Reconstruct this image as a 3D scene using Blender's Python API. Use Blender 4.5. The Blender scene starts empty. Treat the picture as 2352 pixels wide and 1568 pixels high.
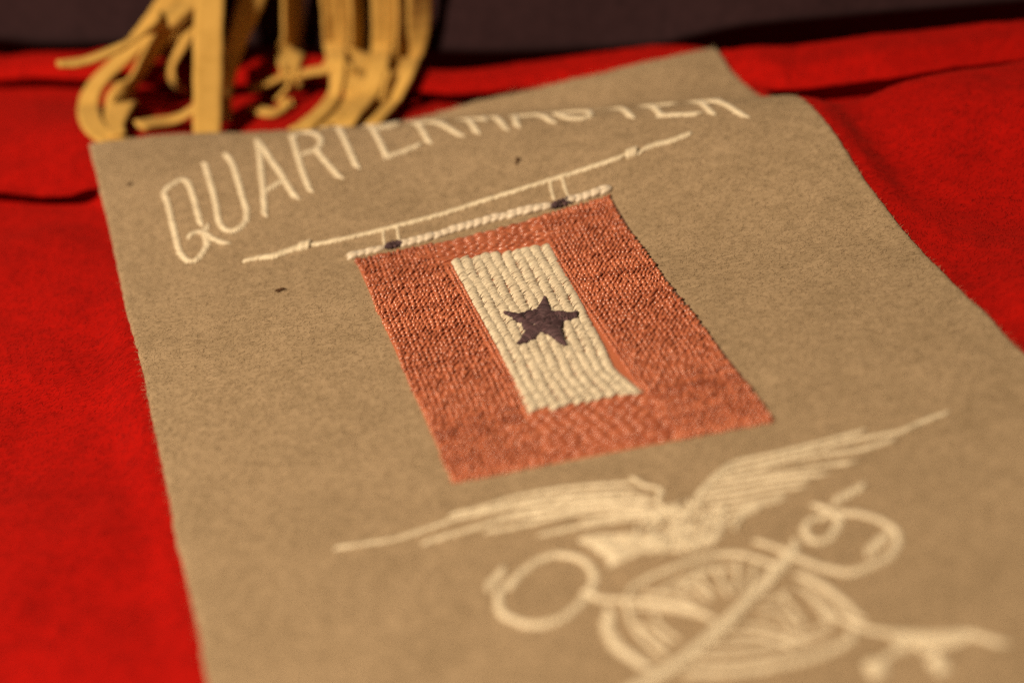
import bpy, math, random
import numpy as np
from mathutils import Vector, Matrix

random.seed(7)
rng = np.random.default_rng(7)
SC = bpy.context.scene
COL = SC.collection
MM = 0.001

# ------------------------------------------------------------------ camera
PW, PH = 2352.0, 1568.2           # measuring grid used for all photo readings
FPX = 50 / 22.3 * PW
d1 = np.array([-1431, 2575, FPX]); d1 /= np.linalg.norm(d1)
c_ = -(d1[0] + d1[1] * 0.235) / d1[2]
d2 = np.array([1, 0.235, c_]); d2 /= np.linalg.norm(d2)
nn = np.cross(d1, d2)
if nn[1] < 0:
    nn = -nn
R = np.stack([d2, d1, nn])        # camera (right, up, forward) -> world

def ray(x, y):
    v = np.array([x - PW / 2, PH / 2 - y, FPX]); v /= np.linalg.norm(v)
    return R @ v

CAM = -ray(1250, 745) * 0.42
cam = bpy.data.cameras.new('camera')
cam.sensor_width = 22.3
cam.lens = 50
cam.clip_start = 0.01
cam.clip_end = 20
cam.dof.use_dof = True
cam.dof.focus_distance = 0.432
cam.dof.aperture_fstop = 4.9
cam_o = bpy.data.objects.new('camera', cam)
COL.objects.link(cam_o)
M = Matrix.Identity(4)
for i in range(3):
    M[i][0] = R[i, 0]; M[i][1] = R[i, 1]; M[i][2] = -R[i, 2]; M[i][3] = CAM[i]
cam_o.matrix_world = M
SC.camera = cam_o

# ------------------------------------------------------------------ light
world = bpy.data.worlds.new('World'); SC.world = world
world.use_nodes = True
bg = world.node_tree.nodes['Background']
bg.inputs[0].default_value = (1.0, 0.72, 0.48, 1)
bg.inputs[1].default_value = 0.035

lamp = bpy.data.lights.new('table_lamp', 'AREA')
lamp.shape = 'DISK'
lamp.size = 0.08
lamp.energy = 14.8
lamp.color = (1.0, 0.80, 0.55)
lamp_o = bpy.data.objects.new('table_lamp', lamp)
COL.objects.link(lamp_o)
lamp_o.location = (-0.55, -0.32, 0.68)
lamp_o.rotation_euler = (Vector((0.0, 0.06, 0)) - lamp_o.location).to_track_quat('-Z', 'Y').to_euler()

SC.view_settings.view_transform = 'Standard'
SC.view_settings.look = 'None'
SC.view_settings.gamma = 1
SC.view_settings.exposure = 0
SC.view_settings.use_curve_mapping = False
SC.cycles.use_denoising = False
SC.cycles.sample_clamp_direct = 4.0
SC.cycles.sample_clamp_indirect = 1.5

# ------------------------------------------------------------------ helpers
def new_mesh(name, V, F, mat=None, parent=None, smooth=True):
    me = bpy.data.meshes.new(name)
    V = np.asarray(V, dtype=np.float32)
    if isinstance(F, np.ndarray):
        n, k = F.shape
        me.vertices.add(len(V)); me.vertices.foreach_set('co', V.ravel())
        me.loops.add(n * k); me.loops.foreach_set('vertex_index', F.astype(np.int32).ravel())
        me.polygons.add(n)
        me.polygons.foreach_set('loop_start', np.arange(0, n * k, k, dtype=np.int32))
        me.polygons.foreach_set('loop_total', np.full(n, k, dtype=np.int32))
        me.update(calc_edges=True)
    else:
        me.from_pydata(V.tolist(), [], F)
    if smooth:
        me.polygons.foreach_set('use_smooth', np.ones(len(me.polygons), dtype=bool))
    me.update()
    o = bpy.data.objects.new(name, me)
    COL.objects.link(o)
    if mat:
        me.materials.append(mat)
    if parent:
        o.parent = parent
    return o

def empty(name, loc=(0, 0, 0), parent=None):
    o = bpy.data.objects.new(name, None); COL.objects.link(o)
    o.location = loc
    o.empty_display_size = 0.01
    if parent:
        o.parent = parent
    return o

def tag(o, label=None, cat=None, group=None, kind=None):
    if label: o['label'] = label
    if cat: o['category'] = cat
    if group: o['group'] = group
    if kind: o['kind'] = kind
    return o

def vnoise(x, y, seed=0):
    """smooth value noise on arrays, range -1..1"""
    xi = np.floor(x).astype(np.int64); yi = np.floor(y).astype(np.int64)
    fx = x - xi; fy = y - yi
    fx = fx * fx * (3 - 2 * fx); fy = fy * fy * (3 - 2 * fy)
    def h(a, b):
        n = (a * 374761393 + b * 668265263 + seed * 1442695041) & 0x7fffffff
        n = ((n ^ (n >> 13)) * 1274126177) & 0x7fffffff
        n = (n ^ (n >> 16)) & 0xffff
        return n / 32767.5 - 1
    a = h(xi, yi); b = h(xi + 1, yi); c = h(xi, yi + 1); d = h(xi + 1, yi + 1)
    return (a * (1 - fx) + b * fx) * (1 - fy) + (c * (1 - fx) + d * fx) * fy

def fbm(x, y, oct=4, seed=0):
    s = 0; a = 1; t = 0
    for k in range(oct):
        s = s + a * vnoise(x * 2 ** k, y * 2 ** k, seed + k * 17); t += a; a *= 0.55
    return s / t

def sstep(t):
    t = np.clip(t, 0, 1)
    return t * t * (3 - 2 * t)

# ------------------------------------------------------------------ shape of the felt sheet (millimetres)
def Yc(X):   # line of the wave's crest
    return np.interp(X, [-80, -40, -10, 30, 72, 100, 130, 200], [121, 107, 95, 74, 54, 52, 49, 45])
def Ac(X):   # height of the crest
    return np.interp(X, [-80, -40, -10, 30, 72, 200], [10.0, 6.0, 4.9, 6.75, 8.1, 7.6])

def zflap(X):  # height of the far edge
    return np.interp(X, [-80, -10, 10, 45, 80], [-0.2, -0.2, 0.2, 1.6, 2.0])
def ytop(X):
    return 115.0 - 2.4 * np.maximum(zflap(X), 0)

def Hmm(X, Y):
    X = np.asarray(X, float); Y = np.asarray(Y, float)
    yc = Yc(X); A = Ac(X)
    s = yc - Y
    Lf = np.interp(X, [-80, 0, 72], [62, 56, 58])
    front = A * sstep(1 - s / Lf)
    Lb = np.interp(X, [-80, -40, -10, 30, 72], [26, 23, 23, 29, 32])
    low = np.interp(X, [-80, -40, -10, 30, 72], [-1.0, -1.0, -1.2, -1.8, -1.6])   # hollow behind the wave
    back = low + (A - low) * sstep(1 + s / Lb)
    back = back + (zflap(X) - low) * sstep((-s - Lb) / np.maximum(ytop(X) - yc - Lb + 1, 6))
    z = np.where(s >= 0, front, back)
    z = z + 0.25 * vnoise(X / 31, Y / 31, 3) * sstep((Y + 160) / 60)
    return z

def H(x, y):
    return Hmm(x / MM, y / MM) * MM

def normal(x, y):
    e = 0.0008
    dx = float(H(x + e, y) - H(x - e, y)) / (2 * e)
    dy = float(H(x, y + e) - H(x, y - e)) / (2 * e)
    n = np.array([-dx, -dy, 1.0])
    return n / np.linalg.norm(n)

def onto(px, py):
    """first point of the felt sheet met along a line of sight (x, y)"""
    r = ray(px, py)
    t0 = (0.014 - CAM[2]) / r[2]
    t1 = (-0.004 - CAM[2]) / r[2]
    ts = np.linspace(t0, t1, 400)
    p = CAM[None, :] + ts[:, None] * r[None, :]
    g = p[:, 2] - H(p[:, 0], p[:, 1])
    idx = np.where(g <= 0)[0]
    k = idx[0] if len(idx) else len(ts) - 1
    if k > 0:
        a = g[k - 1] / (g[k - 1] - g[k] + 1e-12)
        q = p[k - 1] * (1 - a) + p[k] * a
    else:
        q = p[k]
    return q[:2]

def flat(px, py, z=0.0):
    r = ray(px, py)
    t = (z - CAM[2]) / r[2]
    return CAM + t * r

def atY(px, py, Y):
    r = ray(px, py)
    t = (Y - CAM[1]) / r[1]
    return CAM + t * r

def surf(x, y, off=0.0):
    n = normal(x, y)
    return np.array([x, y, float(H(x, y))]) + n * off

# ------------------------------------------------------------------ materials
def mat_new(name):
    m = bpy.data.materials.new(name); m.use_nodes = True
    nt = m.node_tree
    return m, nt, nt.nodes['Principled BSDF']

def felt_mat(name, dark, light, sheen, sheen_tint, scale=1.0, bump=0.35, rough=0.95, patch=None):
    m, nt, b = mat_new(name)
    N = nt.nodes.new; L = nt.links.new
    tc = N('ShaderNodeTexCoord')
    n1 = N('ShaderNodeTexNoise'); n1.inputs['Scale'].default_value = 420 * scale; n1.inputs['Detail'].default_value = 5
    n1.inputs['Roughness'].default_value = 0.62
    n2 = N('ShaderNodeTexNoise'); n2.inputs['Scale'].default_value = 70 * scale; n2.inputs['Detail'].default_value = 3
    # short fibre streaks lying in two directions
    mp = N('ShaderNodeMapping'); mp.inputs['Rotation'].default_value = (0, 0, 0.5); mp.inputs['Scale'].default_value = (500 * scale, 1700 * scale, 900 * scale)
    n3 = N('ShaderNodeTexNoise'); n3.inputs['Scale'].default_value = 1.0; n3.inputs['Detail'].default_value = 2
    for n in (n1, n2):
        L(tc.outputs['Object'], n.inputs['Vector'])
    L(tc.outputs['Object'], mp.inputs['Vector']); L(mp.outputs[0], n3.inputs['Vector'])
    a = N('ShaderNodeMath'); a.operation = 'MULTIPLY_ADD'; a.inputs[1].default_value = 0.55; L(n1.outputs['Fac'], a.inputs[0])
    s = N('ShaderNodeMath'); s.operation = 'MULTIPLY_ADD'; s.inputs[1].default_value = 0.32; L(n2.outputs['Fac'], s.inputs[0])
    q = N('ShaderNodeMath'); q.operation = 'MULTIPLY'; q.inputs[1].default_value = 0.25; L(n3.outputs['Fac'], q.inputs[0])
    L(q.outputs[0], s.inputs[2]); L(s.outputs[0], a.inputs[2])
    r = N('ShaderNodeValToRGB')
    r.color_ramp.elements[0].position = 0.36; r.color_ramp.elements[0].color = (*dark, 1)
    r.color_ramp.elements[1].position = 0.64; r.color_ramp.elements[1].color = (*light, 1)
    L(a.outputs[0], r.inputs[0]); L(r.outputs[0], b.inputs['Base Color'])
    b.inputs['Roughness'].default_value = rough
    b.inputs['Specular IOR Level'].default_value = 0.1
    b.inputs['Sheen Weight'].default_value = sheen
    b.inputs['Sheen Roughness'].default_value = 0.5
    b.inputs['Sheen Tint'].default_value = (*sheen_tint, 1)
    bp = N('ShaderNodeBump'); bp.inputs['Strength'].default_value = bump; bp.inputs['Distance'].default_value = 0.0006
    L(a.outputs[0], bp.inputs['Height']); L(bp.outputs[0], b.inputs['Normal'])
    return m

def thread_mat(name, dark, light, rough=0.42, spec=0.5, sheen=0.3):
    m, nt, b = mat_new(name)
    N = nt.nodes.new; L = nt.links.new
    g = N('ShaderNodeNewGeometry')
    tc = N('ShaderNodeTexCoord')
    n1 = N('ShaderNodeTexNoise'); n1.inputs['Scale'].default_value = 1500; n1.inputs['Detail'].default_value = 3
    L(tc.outputs['Object'], n1.inputs['Vector'])
    mx = N('ShaderNodeMath'); mx.operation = 'MULTIPLY_ADD'; mx.inputs[1].default_value = 0.55
    L(g.outputs['Random Per Island'], mx.inputs[0])
    h = N('ShaderNodeMath'); h.operation = 'MULTIPLY'; h.inputs[1].default_value = 0.5
    L(n1.outputs['Fac'], h.inputs[0]); L(h.outputs[0], mx.inputs[2])
    r = N('ShaderNodeValToRGB')
    r.color_ramp.elements[0].position = 0.15; r.color_ramp.elements[0].color = (*dark, 1)
    r.color_ramp.elements[1].position = 0.85; r.color_ramp.elements[1].color = (*light, 1)
    L(mx.outputs[0], r.inputs[0]); L(r.outputs[0], b.inputs['Base Color'])
    b.inputs['Roughness'].default_value = rough
    b.inputs['Specular IOR Level'].default_value = spec
    b.inputs['Sheen Weight'].default_value = sheen
    b.inputs['Sheen Roughness'].default_value = 0.4
    bp = N('ShaderNodeBump'); bp.inputs['Strength'].default_value = 0.35; bp.inputs['Distance'].default_value = 0.0002
    L(n1.outputs['Fac'], bp.inputs['Height']); L(bp.outputs[0], b.inputs['Normal'])
    return m

M_TAN = felt_mat('tan_felt', (0.232, 0.163, 0.096), (0.362, 0.260, 0.164), 0.12, (1.0, 0.85, 0.6))
M_RED = felt_mat('red_flannel', (0.23, 0.0016, 0.0006), (0.36, 0.0028, 0.0009), 0.05, (1.0, 0.15, 0.08), scale=0.7, bump=0.9)
M_NAVY = felt_mat('navy_felt', (0.0155, 0.0068, 0.0085), (0.027, 0.012, 0.0145), 0.04, (0.8, 0.6, 0.7), scale=0.7)
M_YEL = felt_mat('yellow_felt', (0.40, 0.232, 0.052), (0.53, 0.315, 0.082), 0.1, (1.0, 0.8, 0.4), scale=0.7, bump=0.25)
M_CREAM = thread_mat('cream_floss', (0.54, 0.445, 0.315), (0.77, 0.66, 0.49))
M_WHITE = thread_mat('white_floss', (0.52, 0.43, 0.315), (0.76, 0.66, 0.51))
M_PINK = thread_mat('header_floss', (0.52, 0.42, 0.32), (0.72, 0.61, 0.48))
M_ROSE = thread_mat('red_floss', (0.30, 0.070, 0.031), (0.56, 0.172, 0.085), rough=0.31, spec=0.9, sheen=0.1)
M_STAR = thread_mat('dark_blue_floss', (0.026, 0.013, 0.018), (0.115, 0.062, 0.072), rough=0.6, spec=0.25, sheen=0.05)
M_LINT = felt_mat('brown_lint', (0.05, 0.025, 0.012), (0.08, 0.04, 0.02), 0.0, (1, 1, 1))

# ------------------------------------------------------------------ felt sheet
panel = empty('embroidered_banner', (0, -0.02, 0))
tag(panel, 'tan felt banner with embroidered lettering, red and white flag and eagle, lying on red cloth', 'banner')
TH = 0.9

def grid_faces(nx, ny):
    i = np.arange(nx - 1)[:, None]; j = np.arange(ny - 1)[None, :]
    a = i * ny + j
    return np.stack([a, a + ny, a + ny + 1, a + 1], -1).reshape(-1, 4)

XL, XR, YB, YT = -73.0, 71.8, -165.0, 115.0
nx, ny = 291, 561
u = np.linspace(0, 1, nx)[:, None]; v = np.linspace(0, 1, ny)[None, :]
Yg = YB + (YT - YB) * v + 0 * u
yt = ytop(XL + (XR - XL) * u) + 0.35 * vnoise(u * 145 / 9, 0 * u + 2.2, 5) + 0.15 * vnoise(u * 145 / 2, 0 * u, 6)
Yg = YB + (yt - YB) * v
xl = XL + 0.35 * vnoise(Yg / 14, 0 * Yg + 4.1, 8) + 0.12 * vnoise(Yg / 2.2, 0 * Yg, 9)
xr = XR + 0.45 * vnoise(Yg / 11, 0 * Yg + 7.7, 10) + 0.12 * vnoise(Yg / 2.0, 0 * Yg + 3, 11)
xr = xr - 2.2 * sstep((Yg - 80) / 22)
# the left top corner lifts, so its edge leans in a touch
Xg = xl + (xr - xl) * u
Zt = Hmm(Xg, Yg) + 0.10 * fbm(Xg / 2.4, Yg / 2.4, 3, 21) + 0.12 * fbm(Xg / 9, Yg / 9, 2, 31)
# rounded cut edge
edge = np.minimum(np.minimum(Xg - xl, xr - Xg), np.minimum(yt - Yg, Yg - YB))
Zt = Zt - 0.45 * np.clip(1 - edge / 0.8, 0, 1) ** 2
Zb = Hmm(Xg, Yg) - TH
top = np.stack([Xg, Yg, Zt], -1).reshape(-1, 3)
bot = np.stack([Xg, Yg, Zb], -1).reshape(-1, 3)
Ft = grid_faces(nx, ny); Fb = Ft[:, ::-1] + nx * ny
per = ([i * ny for i in range(nx)] + [(nx - 1) * ny + j for j in range(1, ny)] +
       [i * ny + ny - 1 for i in range(nx - 2, -1, -1)] + [j for j in range(ny - 2, 0, -1)])
per = np.array(per); pn = np.roll(per, -1); off = nx * ny
Fs = np.stack([per, per + off, pn + off, pn], -1)
sheet = new_mesh('felt_sheet', np.vstack([top, bot]) * MM, np.vstack([Ft, Fb, Fs]), M_TAN)

def child(o, parent):
    o.parent = parent
    o.matrix_parent_inverse = parent.matrix_world.inverted()
    return o
bpy.context.view_layer.update()
child(sheet, panel)

# ------------------------------------------------------------------ stitches
class Thread:
    """collects stitches; every stitch is a small plump yarn arc anchored in the felt"""
    K = 6; S = 6
    RAD = (0.30, 0.82, 1.0, 1.0, 0.82, 0.30)
    def __init__(self):
        self.V = []; self.F = []; self.n = 0
    def arc(self, pts, rad, up=None, flat=0.85):
        """tube through 3D points pts (n,3) with radii; up = mean normal"""
        pts = np.asarray(pts); n = len(pts); S = self.S
        if up is None: up = np.array([0, 0, 1.0])
        t = np.gradient(pts, axis=0)
        t /= np.linalg.norm(t, axis=1)[:, None] + 1e-12
        side = np.cross(t, up); side /= np.linalg.norm(side, axis=1)[:, None] + 1e-12
        upv = np.cross(side, t)
        ang = np.arange(S) * 2 * math.pi / S
        ring = (np.cos(ang)[None, :, None] * side[:, None, :] + flat * np.sin(ang)[None, :, None] * upv[:, None, :])
        P = pts[:, None, :] + ring * np.asarray(rad)[:, None, None]
        b = self.n
        self.V.append(P.reshape(-1, 3)); self.n += n * S
        i = np.arange(n - 1)[:, None]; j = np.arange(S)[None, :]
        a = b + i * S + j; c = b + i * S + (j + 1) % S
        self.F.append(np.stack([a, c, c + S, a + S], -1).reshape(-1, 4))
        # end caps
        for row, rev in ((0, True), (n - 1, False)):
            q = [b + row * S + k for k in range(S)]
            if rev: q = q[::-1]
            self.F.append(np.array([[q[0], q[1], q[2], q[3]], [q[0], q[3], q[4], q[5]]]))
    def stitch(self, x0, y0, x1, y1, r=0.4, arch=0.45, base=0.0, jit=0.05):
        """a stitch from one plan point to another, millimetres"""
        xm, ym = (x0 + x1) / 2, (y0 + y1) / 2
        n = normal(xm * MM, ym * MM)
        k = np.linspace(0, 1, self.K)
        xs = x0 + (x1 - x0) * k; ys = y0 + (y1 - y0) * k
        zs = Hmm(xs, ys)
        lift = base - 0.24 + 0.68 * arch * np.sin(math.pi * k) ** 0.7 + random.uniform(-jit, jit)
        P = np.stack([xs, ys, zs], -1) + n[None, :] * lift[:, None]
        self.arc(P, np.array(self.RAD) * r * random.uniform(0.9, 1.1), n)
    def build(self, name, mat, parent, kind=None, label=None):
        if not self.V: return None
        o = new_mesh(name, np.vstack(self.V) * MM, np.vstack(self.F), mat)
        child(o, parent)
        if kind: o['kind'] = kind
        if label: o['label'] = label
        return o

def resample(pts, step):
    pts = np.asarray(pts, float)
    # Catmull-Rom smoothing
    if len(pts) > 2:
        out = []
        closed = np.linalg.norm(pts[0] - pts[-1]) < 0.05
        for i in range(len(pts) - 1):
            p1, p2 = pts[i], pts[i + 1]
            p0 = pts[i - 1] if i > 0 else (pts[-2] if closed else 2 * p1 - p2)
            p3 = pts[i + 2] if i + 2 < len(pts) else (pts[1] if closed else 2 * p2 - p1)
            for t in np.linspace(0, 1, 12, endpoint=False):
                out.append(0.5 * ((2 * p1) + (-p0 + p2) * t + (2 * p0 - 5 * p1 + 4 * p2 - p3) * t ** 2 + (-p0 + 3 * p1 - 3 * p2 + p3) * t ** 3))
        out.append(pts[-1]); pts = np.array(out)
    seg = np.linalg.norm(np.diff(pts, axis=0), axis=1)
    s = np.concatenate([[0], np.cumsum(seg)])
    n = max(2, int(round(s[-1] / step)) + 1)
    q = np.linspace(0, s[-1], n)
    return np.stack([np.interp(q, s, pts[:, k]) for k in range(pts.shape[1])], -1)

def stem(T, pts, width=1.5, pitch=0.62, r=0.40, slant=0.62, arch=0.55, base=0.0, wid_end=None):
    """rope-like stem stitch along a plan path (mm)"""
    q = resample(pts, pitch)
    t = np.gradient(q, axis=0); t /= np.linalg.norm(t, axis=1)[:, None] + 1e-12
    nrm = np.stack([-t[:, 1], t[:, 0]], -1)
    n = len(q)
    for i in range(n):
        f = i / max(1, n - 1)
        w = width if wid_end is None else width + (wid_end - width) * f
        w *= random.uniform(0.88, 1.12)
        a = t[i] * w * (0.95 + 0.15 * random.random()) * slant * 1.15
        b = nrm[i] * w * 0.42
        j = (random.uniform(-.06, .06), random.uniform(-.06, .06))
        p0 = q[i] - a + b * -1 + j; p1 = q[i] + a + b
        T.stitch(p0[0], p0[1], p1[0], p1[1], r=r * (w / width) ** 0.5, arch=arch, base=base)

def px(*pts):
    return [onto(a, b) / MM for a, b in pts]

# zoom frames in which the photo was measured
def zA(*p): return px(*[(x * .31739 + 287.1, 229.7 + y * .31739) for x, y in p])   # letters Q U A R
def zE(*p): return px(*[(x * .3418 + 746.5, 1062.3 + y * .3418) for x, y in p])     # left half of eagle, left key
def zF(*p): return px(*[(x * .43847 + 1320.7, 918.7 + y * .43847) for x, y in p])   # right half
def zS(*p): return px(*[(x * .14648 + 1091, 631.6 + y * .14648) for x, y in p])     # star

# ---- lettering: QUARTERMASTER
LET = []
LET.append(('Q', [zA((548, 905), (530, 830), (500, 720), (460, 612), (415, 585), (350, 612), (288, 668), (312, 760), (338, 870), (370, 1000), (392, 1090), (440, 1155), (500, 1168), (560, 1112), (592, 1045), (580, 980)),
                  zA((470, 985), (520, 962), (570, 965), (640, 1010), (735, 1045)), zA((600, 920), (560, 965))]))
LET.append(('U', [zA((580, 470), (600, 540), (630, 640), (660, 760), (682, 880), (730, 943), (800, 943), (868, 890), (880, 800), (850, 700), (812, 560), (780, 470), (735, 400))]))
LET.append(('A', [zA((963, 300), (978, 420), (992, 560), (1005, 700), (1012, 835)), zA((975, 312), (1050, 425), (1130, 540), (1190, 640), (1238, 712)), zA((1035, 650), (1140, 590))]))
LET.append(('R', [zA((1212, 270), (1250, 400), (1290, 530), (1340, 660)), zA((1215, 268), (1290, 240), (1370, 248), (1420, 298), (1385, 358), (1300, 390)), zA((1385, 365), (1445, 440), (1552, 562))]))

FONT = {
    'T': [[(.5, 0), (.5, .5), (.5, 1)], [(-.05, 1), (.5, 1), (1.05, 1)]],
    'E': [[(0, 0), (0, .5), (0, 1)], [(0, 0), (.5, 0), (1, 0)], [(0, .52), (.75, .52)], [(0, 1), (1, 1)]],
    'R': [[(0, 0), (0, .5), (0, 1)], [(0, 1), (.5, 1), (.85, .93), (1, .78), (.85, .6), (.5, .52), (0, .5)], [(.45, .5), (1, 0)]],
    'M': [[(0, 0), (.03, 1)], [(.03, 1), (.5, .35)], [(.5, .35), (.97, 1)], [(.97, 1), (1, 0)]],
    'A': [[(0, 0), (.5, 1)], [(.5, 1), (1, 0)], [(.2, .4), (.8, .4)]],
    'S': [[(0, .2), (.15, .04), (.5, 0), (.85, .05), (1, .2), (.9, .38), (.5, .5), (.12, .64), (.02, .8), (.15, .95), (.5, 1), (.85, .96), (1, .83)]],
}
def climb(x, y, d):
    """plan point reached by walking d mm up the sheet along its surface"""
    yy = np.arange(0, 60, 0.1) + y
    zz = Hmm(np.full_like(yy, x), yy)
    sl = np.concatenate([[0], np.cumsum(np.hypot(np.diff(yy), np.diff(zz)))])
    return (x, float(np.interp(d, sl, yy)))
# letter, photo position of its lower left and lower right corner, height in mm
for ch, bl, br_, ht in (('T', (794, 394), (846, 376), 29), ('E', (889, 361), (964, 334), 29), ('R', (985, 328), (1058, 313), 26),
                        ('M', (1096, 306), (1162, 298), 23), ('A', (1188, 291), (1268, 282), 24), ('S', (1292, 275), (1367, 273), 24),
                        ('T', (1412, 272), (1488, 268), 24), ('E', (1520, 267), (1606, 263), 24), ('R', (1636, 263), (1711, 270), 25)):
    a = onto(*bl) / MM; b = onto(*br_) / MM
    strokes = []
    for st in FONT[ch]:
        strokes.append([climb(a[0] + (b[0] - a[0]) * x, a[1] + (b[1] - a[1]) * x, ht * y) for x, y in st])
    LET.append((ch, strokes))
for ch, strokes in LET:
    T = Thread()
    for st in strokes:
        stem(T, st, width=1.8, pitch=0.56, r=0.37, slant=.55, arch=.68)
    T.build('letter', M_CREAM, panel, label='stitched letter ' + ch)

# ---- rod of the hanging flag
rod = Thread()
stem(rod, px((700, 566), (760, 556), (827, 541), (905, 522), (1000, 497), (1100, 466), (1180, 441), (1260, 416), (1350, 388), (1430, 361)), width=1.35, pitch=0.9, r=0.46, slant=1.0, arch=0.6)
rod_o = rod.build('embroidered_rod', M_CREAM, panel, label='long cream stitched flag rod')
for pts, wA, wB in ((px((566, 600), (600, 593), (628, 589), (660, 578), (690, 570)), 0.8, 1.8), (px((1482, 343), (1510, 332), (1540, 324), (1580, 308)), 1.9, 0.8)):
    T = Thread(); stem(T, pts, width=wA, wid_end=wB, pitch=0.8, r=0.5, slant=0.9)
    stem(T, [p + np.array([0.3, -0.5]) for p in pts[1:4]], width=0.9, pitch=0.8, r=0.42, slant=0.9)
    child(T.build('finial', M_CREAM, panel), rod_o)
for c in ((700, 566), (1452, 352)):
    T = Thread(); p = onto(*c) / MM
    for k in range(5):
        dx = (k - 2) * 0.42
        T.stitch(p[0] + dx - 0.6, p[1] - 1.5, p[0] + dx + 0.6, p[1] + 1.5, r=0.55, arch=1.3)
    child(T.build('knob', M_CREAM, panel), rod_o)
for p0, p1 in (((880, 532), (884, 566)), ((912, 524), (918, 556)), ((1263, 418), (1272, 458)), ((1292, 410), (1303, 448))):
    T = Thread(); stem(T, px(p0, ((p0[0] + p1[0]) / 2 - 1, (p0[1] + p1[1]) / 2), p1), width=0.75, pitch=0.6, r=0.3, arch=0.4)
    T.build('hanging_loop', M_CREAM, panel)

# ---- the flag
FX0, FX1, FY0, FY1 = -27.9, 26.4, -49.5, 44.0
def quadmap(c):
    """bilinear map of the unit square to plan corners TL TR BR BL"""
    c = [np.array(k) for k in c]
    return lambda a, b: (c[3] * (1 - a) + c[2] * a) * (1 - b) + (c[0] * (1 - a) + c[1] * a) * b
flag_q = quadmap(px((814, 599), (1402, 449), (1785, 970), (1040, 1112)))
white_q = quadmap(px((1035, 603), (1264, 568), (1478, 905), (1212, 948)))

# ground layer of worked-in thread just above the felt
na, nb = 60, 100
aa = np.linspace(0.004, .996, na); bb = np.linspace(0.004, .996, nb)
V = []
for lay in (0.17, -0.3):
    for a in aa:
        for b in bb:
            p = flag_q(a, b); V.append((p[0], p[1], float(Hmm(p[0], p[1])) + lay))
F1 = grid_faces(na, nb); off = na * nb
per = np.array([i * nb for i in range(na)] + [(na - 1) * nb + j for j in range(1, nb)] + [i * nb + nb - 1 for i in range(na - 2, -1, -1)] + list(range(nb - 2, 0, -1)))
pn = np.roll(per, -1)
flag = new_mesh('embroidered_flag', np.array(V) * MM, np.vstack([F1, F1[:, ::-1] + off, np.stack([per, per + off, pn + off, pn], -1)]), M_ROSE)
child(flag, panel)
flag['label'] = 'thread-worked red flag with white centre and dark star'

# white block bounds in the flag's own (a, b) square
def inv_flag(p):
    a = b = 0.5
    for _ in range(30):
        q = flag_q(a, b); e = np.array(p) - q
        ja = (flag_q(a + 1e-3, b) - q) / 1e-3; jb = (flag_q(a, b + 1e-3) - q) / 1e-3
        s = np.linalg.solve(np.stack([ja, jb], -1), e); a += s[0]; b += s[1]
    return a, b
wc = [inv_flag(white_q(*k)) for k in ((0, 1), (1, 1), (1, 0), (0, 0))]
def wleft(b):  return np.interp(b, [wc[3][1], wc[0][1]], [wc[3][0], wc[0][0]])
def wright(b): return np.interp(b, [wc[2][1], wc[1][1]], [wc[2][0], wc[1][0]])
wtop = (wc[0][1] + wc[1][1]) / 2; wbot = (wc[2][1] + wc[3][1]) / 2
def in_white(a, b, m=0.0):
    return wbot + m < b < wtop - m and wleft(b) + m < a < wright(b) - m

FLW = np.linalg.norm(flag_q(1, .5) - flag_q(0, .5)); FLH = np.linalg.norm(flag_q(.5, 1) - flag_q(.5, 0))
def red_line(name, ab0, ab1, step=1.45, r=0.35, slant=-1.1, ph=None, arch=.62, lnf=(.44, .60)):
    """one worked row of the red field between two (a, b) points"""
    T = Thread()
    p0 = flag_q(*ab0); p1 = flag_q(*ab1)
    L_ = np.linalg.norm(p1 - p0); n = max(1, int(L_ / step)); ph = random.random() if ph is None else ph
    d = (p1 - p0) / L_; nr = np.array([-d[1], d[0]])
    for i in range(-1, n + 1):
        f = (i + ph + random.uniform(-.15, .15)) / n
        if f < -.01 or f > 1.01: continue
        a = ab0[0] + (ab1[0] - ab0[0]) * f; b = ab0[1] + (ab1[1] - ab0[1]) * f
        if in_white(a, b, 0.012): continue
        p = flag_q(min(max(a, 0.012), .988), min(max(b, 0.008), .992))
        ln = step * random.uniform(*lnf)
        o_ = nr * random.uniform(0.22, .5) * slant + np.random.default_rng(int(abs(p[0] * 997 + p[1] * 131) * 100)).normal(0, 0.10, 2)
        sw = random.gauss(0, .16 if step < 1.5 else .06); dd = d * math.cos(sw) + nr * math.sin(sw)
        p = p + nr * ((.22 * math.sin(f * 19 + ab0[0] * 60) if step < 1.5 else 0) + random.gauss(0, .05))
        q0 = p - dd * ln - o_; q1 = p + dd * ln + o_
        T.stitch(q0[0], q0[1], q1[0], q1[1], r=r * random.uniform(.75, 1.25), arch=arch * random.uniform(.7, 1.3), base=0.22, jit=0.10)
    return T.build(name, M_ROSE, panel)
rows = []
pitch = 0.84
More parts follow.
